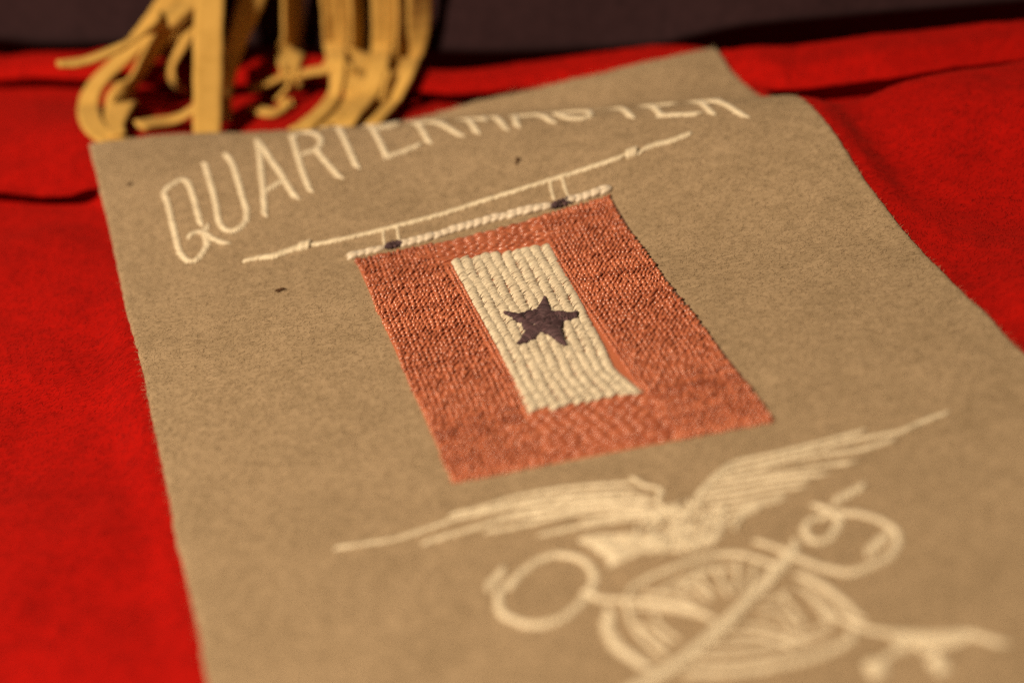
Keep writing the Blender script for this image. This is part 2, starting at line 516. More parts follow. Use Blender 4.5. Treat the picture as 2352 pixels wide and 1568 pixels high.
# upright rows left and right of the white block and over its full height
wl_mid = (wleft(wtop) + wleft(wbot)) / 2; wr_mid = (wright(wtop) + wright(wbot)) / 2
n = int(FLW / pitch)
for i in range(n + 1):
    a = 0.008 + 0.984 * i / n
    am = a
    if wleft(.5) - .02 < a < wright(.5) + .02:
        # a row crossing the white block's columns only shows where the block does not cover it
        continue
    rows.append(((a, .0), (a, 1.0)))
for k, (ab0, ab1) in enumerate(rows):
    o = red_line('stitch_row', ab0, ab1, ph=(-k * .16 + .35 * math.sin(k * .33) + random.uniform(-.08, .08)) % 1.0)
    child(o, flag)
def hrows(b0, b1):
    n = max(1, int((b1 - b0) * FLH / .95))
    for i in range(n + 1):
        b = b0 + (b1 - b0) * (i + .5) / (n + 1)
        al = wleft(.5) - random.uniform(.0, .14); ar = wright(.5) + random.uniform(.0, .14)
        o = red_line('stitch_row', (al, b), (ar, b), step=2.2, r=0.36, slant=.16, arch=.48, lnf=(.55, .68))
        if o: child(o, flag)
hrows(max(wc[0][1], wc[1][1]) - .0, 0.995)
hrows(0.005, min(wc[2][1], wc[3][1]) + .0)
# fill the wedges between straight rows and the slightly skewed white block
for side in (0, 1):
    for k in range(4):
        T = Thread()
        for b in np.arange(0.01, 0.99, 1.25 / FLH):
            e = (wleft(b), wright(b))[side]
            lim = (wleft(.5) - .02, wright(.5) + .02)[side]
            w_ = (e - lim) if side == 0 else (lim - e)
            f = (k + .5) * pitch / FLW
            if not (wbot < b < wtop) or f > w_ + 0.012: continue
            a = lim + f if side == 0 else lim - f
            p = flag_q(a, b)
            T.stitch(p[0] - .2, p[1] - .9, p[0] + .2, p[1] + .9, r=.31, arch=.5, base=.22, jit=.12)
        o = T.build('stitch_row', M_ROSE, panel)
        if o: child(o, flag)

# white satin columns: the lower right corner flares outwards
wl_ = np.array(px((1212, 948), (1175, 870), (1130, 780), (1080, 690), (1035, 603)))
wr_ = np.array(px((1482, 905), (1440, 872), (1412, 845), (1388, 795), (1330, 684), (1264, 566)))
wl_ = resample(wl_, .3); wr_ = resample(wr_, .3)
def wpt(a, b):
    i = b * (len(wl_) - 1); j = b * (len(wr_) - 1)
    def at(P, k):
        k0 = int(min(max(math.floor(k), 0), len(P) - 2)); return P[k0] + (P[k0 + 1] - P[k0]) * (k - k0)
    return at(wl_, i) * (1 - a) + at(wr_, j) * a
NC = 10
WH = np.linalg.norm(white_q(.5, 1) - white_q(.5, 0))
for c in range(NC):
    T = Thread()
    n = int(WH / 0.165)
    top_in = random.uniform(-.012, .012); bot_in = random.uniform(-.012, .012)
    for i in range(n + 1):
        b = bot_in + (1 + top_in - bot_in) * i / n
        dr = .09 * math.sin(i * .045 + c * 1.7)
        a0 = (c - 0.11 + dr) / NC + random.uniform(-.008, .008); a1 = (c + 1.11 + dr) / NC + random.uniform(-.008, .008)
        g = random.uniform(-.002, .002)
        p0 = wpt(min(max(a0 + random.uniform(-.018, .018), -.01), 1), b - 0.008 + g + random.uniform(-.0015, .0015))
        p1 = wpt(max(min(a1 + random.uniform(-.018, .018), 1.01), 0), b + 0.012 + g + random.uniform(-.0015, .0015))
        T.stitch(p0[0], p0[1], p1[0], p1[1], r=0.15, arch=0.80 + .06 * math.sin(i * .07 + c * 2), base=0.31, jit=0.05)
    o = T.build('white_stitch_column', M_WHITE, panel); child(o, flag)

# star of satin stitch
star_out = zS((1105, 375), (1235, 600), (1645, 622), (1632, 716), (1425, 785), (1385, 880), (1475, 1195), (1290, 1110), (1072, 948), (900, 1085), (640, 1175), (765, 920), (715, 820), (415, 635), (700, 655), (930, 600))
star_out = np.array(star_out)
star_out = star_out.mean(0) + (star_out - star_out.mean(0)) * 0.95
def spans(poly, d, pitch, rngj=0.08):
    """parallel chords of a polygon along direction d"""
    d = np.array(d, float); d /= np.linalg.norm(d); n = np.array([-d[1], d[0]])
    q = poly @ n; out = []
    for s in np.arange(q.min() + pitch * .5, q.max(), pitch):
        xs = []
        for i in range(len(poly)):
            a, b = poly[i], poly[(i + 1) % len(poly)]
            qa, qb = a @ n - s, b @ n - s
            if qa * qb < 0:
                f = qa / (qa - qb); xs.append((a + (b - a) * f) @ d)
        xs.sort()
        for k in range(0, len(xs) - 1, 2):
            out.append((d * (xs[k] - rngj * random.random()) + n * s, d * (xs[k + 1] + rngj * random.random()) + n * s))
    return out
T = Thread()
cen = star_out.mean(0)
def satin(T, poly, d, pitch=.36, r=.27, maxlen=3.2, arch=.5, base=0.0, ext=.25):
    for p0, p1 in spans(np.array(poly), d, pitch):
        L_ = np.linalg.norm(p1 - p0)
        if L_ < .25: continue
        k = max(1, int(math.ceil(L_ / maxlen)))
        cuts = [0] + sorted([(i + random.uniform(-.25, .25)) / k for i in range(1, k)]) + [1]
        for a, b in zip(cuts[:-1], cuts[1:]):
            q0 = p0 + (p1 - p0) * a; q1 = p0 + (p1 - p0) * b
            e = (q1 - q0) / (np.linalg.norm(q1 - q0) + 1e-9) * ext
            T.stitch(*(q0 - e), *(q1 + e), r=r, arch=arch, base=base, jit=.08)
idx = [(15, 0, 1), (1, 2, 3, 4), (5, 6, 7, 8), (8, 9, 10, 11), (12, 13, 14, 15)]
for arm in idx:
    poly = np.vstack([star_out[list(arm)], cen[None]])
    tip = star_out[{0: 0, 1: 2, 2: 6, 3: 10, 4: 13}[idx.index(arm)]]
    ax = tip - cen; satin(T, poly, (-ax[1] + .35 * ax[0], ax[0] + .35 * ax[1]), base=.74, pitch=.30, maxlen=4, r=.24, ext=.06, arch=.75)
satin(T, star_out[[15, 1, 4, 5, 8, 11, 12]], (1, .25), base=.77, pitch=.30, maxlen=3, r=.24, ext=.15, arch=.6)
o = T.build('star', M_STAR, panel, label='five-pointed dark blue satin-stitched star'); child(o, flag)

# header: plump twisted chain of off-white thread with two dark eyelets
hd = resample(px((815, 588), (860, 577), (905, 567), (990, 545), (1100, 513), (1200, 488), (1290, 468), (1340, 453), (1390, 437)), 1.75)
eyel = [onto(905, 566) / MM, onto(1293, 469) / MM]
for i, p in enumerate(hd):
    if min(np.linalg.norm(p - e) for e in eyel) < 1.5: continue
    T = Thread()
    t = hd[min(i + 1, len(hd) - 1)] - hd[max(i - 1, 0)]; t /= np.linalg.norm(t); nr = np.array([-t[1], t[0]])
    for s in (-1, 1):
        q0 = p - t * random.uniform(1.4, 1.8) + nr * random.uniform(.6, .95) * s; q1 = p + t * random.uniform(1.2, 1.6) + nr * random.uniform(-.1, .3) * s
        T.stitch(*q0, *q1, r=random.uniform(.58, .78), arch=random.uniform(.5, .8), base=.1)
    o = T.build('chain_stitch', M_PINK, panel); child(o, flag)
for e, wd in zip(eyel, (1.5, 2.0)):
    T = Thread()
    for k in range(13):
        a = k / 13 * 2 * math.pi + random.uniform(-.1, .1)
        T.stitch(e[0] + math.cos(a) * wd * .45, e[1] + math.sin(a) * .35, e[0] + math.cos(a) * wd * 1.35, e[1] + math.sin(a) * 1.35, r=.36, arch=.8, base=.3)
    o = T.build('eyelet', M_STAR, panel); child(o, flag)

# ---- eagle
body = Thread()
bp = np.array(zF((430, 560), (560, 530), (700, 520), (800, 560), (790, 660), (740, 740), (640, 790), (560, 790), (430, 800), (330, 800), (250, 740), (330, 650)))
for _ in range(230):
    k = random.random(); i = random.randrange(len(bp))
    p = bp.mean(0) + (bp[i] * k + bp[(i + 1) % len(bp)] * (1 - k) - bp.mean(0)) * math.sqrt(random.random()) * .95
    a = random.choice((0.5, 0.9, -.35, 1.4)) + random.uniform(-.3, .3)
    ln = random.uniform(.9, 1.6)
    body.stitch(p[0] - ln * math.cos(a), p[1] - ln * math.sin(a), p[0] + ln * math.cos(a), p[1] + ln * math.sin(a), r=.30, arch=.4, base=.05, jit=.1)
eagle = body.build('embroidered_eagle', M_CREAM, panel, label='cream stitched eagle with spread wings')
lw = [zE((110, 572), (300, 545), (480, 512), (620, 470), (760, 420), (900, 375), (1050, 345), (1250, 300), (1500, 262)),
      zE((880, 345), (1050, 305), (1250, 240), (1500, 190), (1750, 160), (2040, 140)),
      zE((1050, 330), (1250, 285), (1500, 235), (1750, 205), (2080, 190)),
      zE((690, 532), (900, 472), (1050, 425), (1300, 345), (1600, 300), (2000, 262), (2200, 262)),
      zE((940, 460), (1060, 425), (1250, 372), (1550, 345), (1800, 300), (2150, 290)),
      zE((1120, 460), (1300, 430), (1450, 395), (1700, 345), (2000, 325), (2230, 320)),
      zE((1470, 482), (1700, 435), (2000, 385), (2250, 370)),
      zE((1600, 250), (1850, 235), (2150, 230)),
      zE((1350, 330), (1650, 265), (1950, 240)),
      zE((1750, 400), (2050, 350), (2280, 345)),
      zE((2080, 112), (2150, 158), (2250, 185), (2240, 260), (2290, 320))]
rw = [zF((640, 500), (700, 430), (760, 375), (850, 325), (1050, 282), (1250, 232), (1500, 165)),
      zF((1350, 235), (1550, 195), (1700, 165), (1820, 115), (1945, 70)),
      zF((660, 490), (730, 425), (800, 370), (900, 345), (1100, 300), (1300, 250), (1500, 205)),
      zF((800, 400), (950, 365), (1100, 325), (1300, 290), (1480, 265), (1660, 213)),
      zF((760, 430), (950, 400), (1150, 372), (1300, 345), (1445, 330)),
      zF((720, 470), (900, 435), (1100, 405), (1295, 392)),
      zF((700, 500), (900, 470), (1050, 440), (1200, 420)),
      zF((690, 530), (850, 510), (1000, 480), (1190, 455)),
      zF((740, 560), (900, 540), (1080, 500)),
      zF((780, 600), (900, 565), (1080, 525)),
      zF((800, 640), (900, 580), (970, 555)), zF((840, 660), (880, 610), (960, 570))]
for wing, lab in ((lw, 'left'), (rw, 'right')):
    T = Thread()
    for f in wing:
        stem(T, f, width=1.0, pitch=0.75, r=0.34, slant=1.2, arch=.5)
    o = T.build('wing', M_CREAM, panel); child(o, eagle)
T = Thread()
satin(T, zE((1690, 520), (1800, 490), (2100, 480), (2300, 500), (2240, 560), (2180, 590), (1920, 700), (1880, 640), (1760, 560)), (1, -.1), pitch=.5, r=.38, maxlen=5, arch=.6)
o = T.build('tail', M_CREAM, panel); child(o, eagle)

# ---- wheel
rim = Thread()
stem(rim, zF((185, 1110), (172, 1190), (225, 1290), (300, 1345), (385, 1400)), width=2.44, pitch=.5, r=.33, slant=.5, arch=.5)
stem(rim, zF((285, 1000), (340, 955), (500, 885), (690, 822), (850, 808), (1000, 850), (1060, 880)), width=1.43, pitch=.5, r=.31)
stem(rim, zF((1190, 920), (1280, 965), (1370, 1030), (1490, 1145)), width=1.76, pitch=.5, r=.33)
stem(rim, zF((1455, 1215), (1420, 1270), (1250, 1345), (1000, 1400), (800, 1425), (600, 1430)), width=1.93, pitch=.5, r=.33)
wheel = rim.build('embroidered_wheel', M_CREAM, panel, label='cream stitched spoked wheel under the eagle')
sp = [[(270, 1060), (300, 1160), (370, 1260), (470, 1340)], [(330, 1085), (480, 1090), (650, 1120)], [(420, 1130), (450, 1190), (530, 1250)],
      [(640, 900), (670, 960), (720, 1010)], [(850, 850), (855, 920), (840, 990)], [(560, 970), (640, 990), (700, 1040)],
      [(1080, 1020), (1130, 1080), (1190, 1170)], [(1240, 1030), (1290, 1090), (1330, 1170)], [(1180, 980), (1300, 1070), (1370, 1150)],
      [(900, 1180), (1050, 1200), (1210, 1260)], [(720, 1300), (900, 1290), (1120, 1250), (1300, 1190)], [(640, 1350), (850, 1360), (1100, 1310), (1330, 1230)],
      [(450, 1000), (560, 940), (720, 890), (860, 880)], [(980, 1110), (1080, 1120), (1150, 1180)], [(340, 1180), (420, 1230), (480, 1290)], [(740, 880), (770, 950), (800, 1010)], [(940, 870), (930, 930), (900, 990)], [(380, 1010), (500, 1020), (620, 1060)], [(1000, 1050), (1060, 1040), (1120, 1000)], [(820, 1230), (980, 1240), (1150, 1290)], [(560, 1000), (620, 930), (700, 880)]]
for s in sp:
    T = Thread(); stem(T, zF(*s), width=0.84, pitch=.5, r=.34, arch=.4)
    o = T.build('spoke', M_CREAM, panel); child(o, wheel)

# ---- keys
k1 = Thread()
stem(k1, zE((1250, 815), (1330, 730), (1450, 652), (1580, 620), (1720, 652), (1802, 740), (1790, 840), (1710, 950), (1580, 1050), (1420, 1090), (1280, 1060), (1185, 1000), (1170, 900), (1195, 850), (1260, 805)), width=1.85, pitch=.5, r=.33, slant=.55)
key1 = k1.build('embroidered_key', M_CREAM, panel, label='cream stitched key with round bow at lower left')
T = Thread(); stem(T, zE((1095, 835), (1150, 775), (1205, 715)), width=2.18, pitch=.55, r=.33, slant=.5, arch=.5); child(T.build('knob', M_CREAM, panel), key1)
T = Thread(); stem(T, zF((60, 1010), (150, 1045), (300, 1050), (500, 1075), (640, 1105), (720, 1150)), width=1.26, pitch=.65, r=.42)
stem(T, zF((1330, 1120), (1440, 1160), (1550, 1205), (1700, 1222), (1900, 1230), (2060, 1225), (2250, 1280)), width=1.60, pitch=.65, r=.31); child(T.build('shaft', M_CREAM, panel), key1)
T = Thread(); satin(T, zF((1650, 1220), (2090, 1215), (2030, 1280), (1930, 1300), (1840, 1330), (1780, 1300), (1700, 1320)), (.3, 1), pitch=.5, r=.33, maxlen=4, arch=.6)
for c in ((1580, 1410), (1910, 1390)):
    p = np.array(zF(c)[0])
    for k in range(9):
        T.stitch(p[0] - 1.7, p[1] + (k - 4) * .45, p[0] + 1.7, p[1] + (k - 4) * .45 + .3, r=.31, arch=.5)
stem(T, zF((1590, 1390), (1660, 1330), (1740, 1290)), width=1.68, pitch=.5, r=.31); stem(T, zF((1900, 1380), (1900, 1330)), width=1.68, pitch=.5, r=.31)
child(T.build('key_bit', M_CREAM, panel), key1)

k2 = Thread()
stem(k2, zF((200, 1590), (330, 1500), (480, 1420), (650, 1290), (800, 1160), (900, 1055), (1000, 955), (1140, 800)), width=2.60, pitch=.5, r=.32, slant=.5, arch=.55, base=.25)
key2 = k2.build('embroidered_key', M_CREAM, panel, label='cream stitched key slanting across the wheel')
T = Thread()
stem(T, zF((1145, 815), (1250, 862), (1350, 890), (1450, 902), (1560, 862), (1640, 820), (1690, 750), (1680, 690), (1600, 632), (1500, 600), (1390, 590)), width=1.60, pitch=.5, r=.32, slant=.6)
stem(T, zF((1350, 600), (1250, 625), (1205, 670), (1230, 725), (1290, 740), (1350, 700), (1380, 630), (1340, 585), (1265, 552)), width=1.68, pitch=.5, r=.32, slant=.6)
stem(T, zF((1140, 800), (1160, 745)), width=1.85, pitch=.5, r=.32); stem(T, zF((960, 745), (1080, 785), (1170, 830)), width=1.09, pitch=.5, r=.4)
child(T.build('bow', M_CREAM, panel), key2)
for a in (((1360, 532), (1430, 490), (1512, 450)), ((1535, 795), (1590, 745), (1645, 700))):
    T = Thread(); stem(T, zF(*a), width=2.27, pitch=.55, r=.33, slant=.5, arch=.5); child(T.build('knob', M_CREAM, panel), key2)

# ------------------------------------------------------------------ red cloth
def plan(pts, z): return np.array([flat(a, b, z * MM)[:2] / MM for a, b in pts])
def plan3(pts): return np.array([flat(a, b, z * MM)[:2] / MM for a, b, z in pts])
c_left = plan([(-150, 486), (0, 488), (240, 495), (400, 500)], -1.0)                       # foot of the step at the left
c_F = plan3([(-150, 206, 4.5), (0, 207, 4.5), (200, 212, 4.5), (500, 214, 1.5), (900, 212, -1.5), (1150, 207, -1.8)])   # foot of the long roll
c_C = plan3([(-150, 121, 11.0), (0, 120, 11.0), (300, 119, 10.0), (700, 118, 6), (1080, 118, 4), (1500, 121, 0.6), (1700, 121, 1.6), (2000, 93, 2.6), (2352, 58, 2.6), (2600, 35, 2.6)])
def along(X, cr):
    o = np.argsort(cr[:, 0]); return np.interp(X, cr[o, 0], cr[o, 1])
def ss_interp(u, xs, ys):
    """smooth interpolation through control values"""
    k = np.clip(np.searchsorted(xs, u, side='right') - 1, 0, len(xs) - 2)
    xs = np.asarray(xs, float); ys = np.asarray(ys, float)
    return ys[k] + (ys[k + 1] - ys[k]) * sstep((u - xs[k]) / (xs[k + 1] - xs[k]))

def foot(X):
    yC = along(X, c_C)
    return np.where(X < 10, along(X, c_F), np.minimum(along(np.minimum(X, 10), c_F), 900) * sstep((60 - X) / 50) + (yC - 24) * (1 - sstep((60 - X) / 50)))

def terrain(X, Y):
    """height of the cloth and the sideways overhang of its folds"""
    wr = sstep((X + 25) / 45)                      # right-hand wave that carries the banner
    wl = sstep((-X - 44) / 24)
    yC = along(X, c_C); yF = np.minimum(np.where(X > 40, np.maximum(foot(X), Yc(X) + 17), foot(X)), yC - 9); yL = along(X, c_left)
    A = Ac(X) - TH - .3
    z_r = np.where(Y < Yc(X), Hmm(X, np.minimum(Y, Yc(X))) - TH - .3, -8.0 + (A + 8.0) * sstep(1 - (Y - Yc(X)) / 20))
    uL = np.clip((Y - (yL - 5)) / 34, 0, 1)
    z_l = -1.8 + wl * 7.4 * ss_interp(uL, [0, .16, .26, .46, .75, 1], [0, .02, .50, .60, .90, 1])
    dyL = wl * ss_interp(uL, [0, .16, .24, .50, 1], [0, 9.0, 8.5, -6.5, 0])
    z = z_r * wr + z_l * (1 - wr)
    w = yC - yF
    uC = np.clip((Y - (yF - .15 * w)) / (1.15 * w), 0, 1)
    rise = np.interp(X, [-90, -40, 10, 60, 100, 200], [7.2, 7.2, 6.6, 10.4, 10.8, 10.8])
    z = z + rise * ss_interp(uC, [0, .24, .36, .56, .78, 1], [0, .02, .50, .60, .95, 1])
    k = np.interp(w, [9, 26], [.85, 1.15])
    dyC = ss_interp(uC, [0, .24, .34, .58, 1], [0, 8.0, 7.5, -5.0, 0]) * k
    z = z - 9.0 * sstep((Y - yC) / 12)
    return z, dyL + dyC

def cloth_z(X, Y, full=False):
    z, dy = terrain(X, Y)
    z = z + (2.4 * fbm(X / 36, Y / 36, 2, 77) + 1.8 * vnoise(X / 70, Y / 55, 91) + 1.5 * vnoise((X + .7 * Y) / 19, (Y - .7 * X) / 60, 93) + .5 * vnoise((X - .4 * Y) / 9, (Y + .4 * X) / 30, 95)) * sstep((np.abs(X) - 70) / 14 + np.clip((Y - 118) / 30, 0, 1))
    yt_ = ytop(np.clip(X, XL, XR))
    hp = Hmm(np.clip(X, XL, XR), np.minimum(Y, yt_))
    d = np.maximum.reduce([XL - X, X - XR, Y - yt_, -1e3 + 0 * X])
    # soft cloth swells against the banner's cut edge where the banner lies on it
    hug = sstep((78 - Y) / 30) * (X < 0) + (X >= 0) * sstep((100 - Y) / 14)
    out = np.minimum(z, hp - 0.35 + np.clip(d, 0, 30) * 0.5)
    near = (hp - 0.5) * hug + out * (1 - hug)
    w = sstep(1 - (d - 0.6) / 7)
    zo = near * w + z * (1 - w)
    zz = np.where(d > -0.9, zo, np.minimum(z, hp - TH - 0.25))
    if not full: return zz
    dy = dy * sstep((d + 1) / 2.5)
    dy = np.where(d < 14, np.maximum(dy, -np.clip(d, 0, 99) * .8), dy)
    return zz, dy

cx = np.linspace(-210, 240, 563); cy = np.linspace(-230, 330, 801)
CX, CY = np.meshgrid(cx, cy, indexing='ij')
def cloth_pt(X, Y):
    z, dy = cloth_z(X, Y, True)
    return Y + dy, z + 0.16 * fbm(X / 3.0, Y / 3.0, 3, 55)
CY2, CZ = cloth_pt(CX, CY)
cloth = new_mesh('red_cloth', np.stack([CX, CY2, CZ], -1).reshape(-1, 3) * MM, grid_faces(len(cx), len(cy)), M_RED)
tag(cloth, 'rumpled bright red flannel cloth spread under everything', 'cloth', kind='structure')

# ------------------------------------------------------------------ navy felt behind
nb_px = [(-200, 92), (0, 95), (60, 103), (120, 107), (260, 104), (390, 101), (700, 108), (1000, 114), (1176, 116), (1476, 106), (1560, 92), (1626, 77), (1700, 64), (1776, 56), (2000, 37), (2352, 5), (2560, -14)]
def behind_roll(a, b):
    r = ray(a, b); ts = np.linspace(.3, 1.2, 1800)
    p = (CAM[None] + ts[:, None] * r[None]) / MM
    g = p[:, 1] - (along(p[:, 0], c_C) + 8)
    return p[np.argmax(g > 0)] * MM
nb_pl = [behind_roll(a, b) for a, b in nb_px]
nb_pl = resample([p for p in nb_pl], 0.0015)
K = 60; hgt = 0.085
Vn = []; npt = len(nb_pl)
for side in (0, 1):
    for i, p in enumerate(nb_pl):
        for k in range(K):
            f = k / (K - 1)
            t = nb_pl[min(i + 1, npt - 1)] - nb_pl[max(i - 1, 0)]; t /= np.linalg.norm(t)
            back = np.array([-t[1], t[0], 0])
            q = p + back * (f * 0.022 + side * 0.0022 + 0.0012 * math.sin(f * 5 + i * .05)) + np.array([0, 0, f * hgt])
            Vn.append(q)
Fn = grid_faces(npt, K); off = npt * K
per = np.array([i * K for i in range(npt)] + [(npt - 1) * K + j for j in range(1, K)] + [i * K + K - 1 for i in range(npt - 2, -1, -1)] + list(range(K - 2, 0, -1)))
pn = np.roll(per, -1)
navy = new_mesh('navy_felt_backing', np.array(Vn), np.vstack([Fn[:, ::-1], Fn + off, np.stack([per, pn, pn + off, per + off], -1)]), M_NAVY)
tag(navy, 'very dark navy felt piece standing behind the yellow fringe', 'felt')

# ------------------------------------------------------------------ yellow felt fringe
fringe = empty('felt_fringe', tuple(np.array([-30, 160, 0]) * MM))
tag(fringe, 'yellow felt fringe hanging in curled strips behind the tan banner', 'fringe')
bpy.context.view_layer.update()
def ribbon(ctrl, name='strip', th=1.05, layer=0.0):
    """ctrl: (zoom x, zoom y, world Y mm, width mm, twist deg)"""
    P = []
    for zx, zy, Y, w, tw in ctrl:
        p = atY(zx * .3906 + 114.8, zy * .3906, Y * MM) / MM
        P.append([*p, w, tw])
    q = resample(P, 1.2)
    pts = q[:, :3]; n = len(q)
    for _ in range(160):
        cz0 = cloth_z(pts[:, 0], pts[:, 1])
        cz0 = np.maximum(cz0, np.where(pts[:, 1] > 121, cloth_z(pts[:, 0], pts[:, 1] + 6), -99))
        bad = ((pts[:, 2] < cz0 + 0.8 + layer) & (pts[:, 1] > 116.8)) | (pts[:, 1] > along(pts[:, 0], c_C) + 3)
        if not bad.any(): break
        dr = CAM / MM - pts; dr /= np.linalg.norm(dr, axis=1)[:, None]
        pts[bad] += dr[bad] * 0.3
    pts[:, 2] = np.maximum(pts[:, 2], cloth_z(pts[:, 0], pts[:, 1]) + .7)
    for _ in range(8):
        pts[1:-1] = (pts[:-2] + 2 * pts[1:-1] + pts[2:]) / 4
    t = np.gradient(pts, axis=0); t /= np.linalg.norm(t, axis=1)[:, None] + 1e-9
    V = []; m = 9
    ch = [(a, b) for a, b in [(-.5, 0), (-.46, .5), (-.3, .5), (0, .5), (.3, .5), (.46, .5), (.5, 0), (.46, -.5), (.3, -.5), (0, -.5), (-.3, -.5), (-.46, -.5)]]
    for i in range(n):
        a = math.radians(q[i, 4])
        w0 = np.array([math.cos(a), math.sin(a), 0])
        side = w0 - t[i] * (w0 @ t[i]); side /= np.linalg.norm(side) + 1e-9
        nr = np.cross(side, t[i])
        wob = 0.12 * math.sin(i * .9) + random.uniform(-.06, .06)
        for cx_, cz_ in ch:
            V.append(pts[i] + side * cx_ * (q[i, 3] + wob) + nr * cz_ * th)
    m = len(ch); F = []
    for i in range(n - 1):
        for j in range(m):
            F.append((i * m + j, i * m + (j + 1) % m, (i + 1) * m + (j + 1) % m, (i + 1) * m + j))
    F.append(tuple(range(m))[::-1]); F.append(tuple((n - 1) * m + j for j in range(m)))
    o = new_mesh(name, np.array(V) * MM, F, M_YEL)
    child(o, fringe); return o

TOP = -300
strips = [
    # S2 the bright upright one
    [(1010, TOP, 157, 6, 0), (950, -60, 148, 6.5, 0), (932, 150, 140, 6.8, 0), (930, 400, 134, 6.8, 5), (926, 620, 129, 6.6, 5), (922, 860, 124, 6.4, 5)],
    # S1 pointing left
    [(1000, TOP, 160, 5.5, 0), (880, -20, 150, 5.8, 10), (740, 80, 144, 5.0, 20), (600, 165, 140, 4.8, 40), (430, 270, 136, 4.6, 60), (250, 350, 133, 4.2, 70), (130, 378, 132, 3.6, 75), (45, 378, 131, 2.0, 75)],
    # left loop
    [(900, TOP, 166, 5.5, 0), (720, -20, 160, 5.5, 0), (590, 160, 156, 5.3, -10), (440, 330, 152, 5.0, -30), (270, 500, 146, 5.0, -35), (225, 640, 141, 5.2, -20), (270, 760, 138, 5.2, 10), (400, 845, 137, 5.0, 40), (520, 850, 139, 4.5, 60)],
    # inner left loop
    [(960, TOP, 165, 5.5, 0), (800, 0, 158, 5.5, 10), (640, 230, 153, 7.0, 45), (520, 430, 148, 8.0, 58), (420, 610, 144, 8.0, 60), (375, 740, 141, 5.0, 45), (400, 800, 140, 3.6, 40)],
    # middle left, curling forward
    [(1000, TOP, 168, 5.5, 0), (860, 40, 161, 5.6, 0), (770, 240, 156, 5.0, -30), (705, 400, 152, 3.6, -65), (735, 500, 149, 3.4, -70), (810, 545, 150, 3.2, -60)],
    # lying strip whose end points left
    [(1040, 300, 146, 5.5, 40), (990, 500, 138, 5.2, 60), (880, 610, 135, 5.0, 75), (780, 690, 134, 4.6, 80), (640, 725, 137, 4.6, 85), (520, 742, 139, 4.2, 85)],
    # right of the upright one
    [(1300, TOP, 163, 6, 0), (1200, -40, 156, 6.8, 30), (1140, 120, 151, 6.6, 40), (1070, 320, 146, 6.0, 45), (1020, 520, 142, 5.6, 40), (1005, 700, 140, 5, 30)],
    # dark one
    [(1440, TOP, 174, 7, 30), (1430, -40, 170, 10, 50), (1430, 200, 164, 10, 52), (1410, 360, 159, 6, 48), (1385, 480, 153, 3.6, 35)],
    # hooked pair
    [(1640, TOP, 166, 6, 0), (1650, -40, 160, 6.4, 32), (1668, 200, 153, 6.0, 25), (1690, 400, 147, 4.2, -40), (1680, 540, 141, 3.6, -50), (1610, 650, 135, 4.4, -30), (1500, 745, 129, 5.0, -20), (1440, 800, 125, 5.0, -20)],
    [(1760, TOP, 172, 6, 0), (1700, 60, 164, 5.6, 0), (1690, 300, 158, 5.0, -20), (1640, 400, 154, 4.2, -65), (1530, 425, 151, 3.4, -80), (1430, 450, 149, 2.6, -80)],
    # shadowed strip with lit foot
    [(1810, TOP, 170, 6, 0), (1812, -40, 164, 9.0, 52), (1815, 200, 157, 8.5, 54), (1812, 400, 149, 6.0, 40), (1760, 580, 140, 3.4, -40), (1660, 695, 131, 3.6, -30), (1600, 760, 127, 3.6, -20)],
    # bright broad right one
    [(1960, TOP, 162, 6, 0), (1962, -40, 156, 6.2, 0), (1962, 180, 150, 5.6, -10), (1935, 380, 144, 5.0, -25), (1880, 540, 138, 5.0, -25), (1790, 660, 131, 5.0, -15), (1700, 760, 126, 5.0, -10)],
    # shadowed strip behind
    [(2080, TOP, 172, 6, 0), (2075, -40, 167, 8.0, 55), (2070, 200, 161, 8, 58), (2050, 400, 154, 7, 55), (1990, 560, 146, 6, 45), (1900, 690, 137, 5, 30)],
    # outermost right
    [(2170, TOP, 165, 6, 0), (2175, -40, 160, 7.4, 25), (2165, 180, 154, 5.8, 0), (2115, 400, 147, 3.8, -40), (2045, 560, 139, 3.2, -45), (1960, 670, 131, 3.4, -35), (1880, 750, 127, 3.4, -30)],
    # loose ends lying in the shade
    [(1420, 430, 166, 3.2, 40), (1330, 470, 160, 3.2, 50), (1240, 505, 157, 3.0, 60), (1170, 530, 155, 2.6, 60)],
    [(1480, 430, 160, 4, 20), (1420, 500, 154, 3.8, 40), (1355, 565, 150, 3.4, 60), (1335, 590, 149, 3.0, 60)],
    [(1420, 600, 146, 3.6, 40), (1320, 665, 142, 3.6, 75), (1250, 655, 141, 3.2, 85), (1180, 640, 142, 2.8, 85)],
]
tops = []
LAYER = [1.2, 2, .6, 1.2, .4, .3, .6, 0, 1.8, .2, .9, 2.4, 0, 1.5, 0, 0, .2]
for s, ly in zip(strips, LAYER):
    ribbon(s, layer=ly)
# band that carries the strips, above the picture
band = ribbon([(820, TOP - 40, 168, 9, 0), (1100, TOP - 30, 166, 9, 0), (1500, TOP - 20, 168, 9, 0), (2000, TOP - 20, 167, 9, 0), (2260, TOP - 30, 166, 9, 0)], name='header_band', th=2.0)

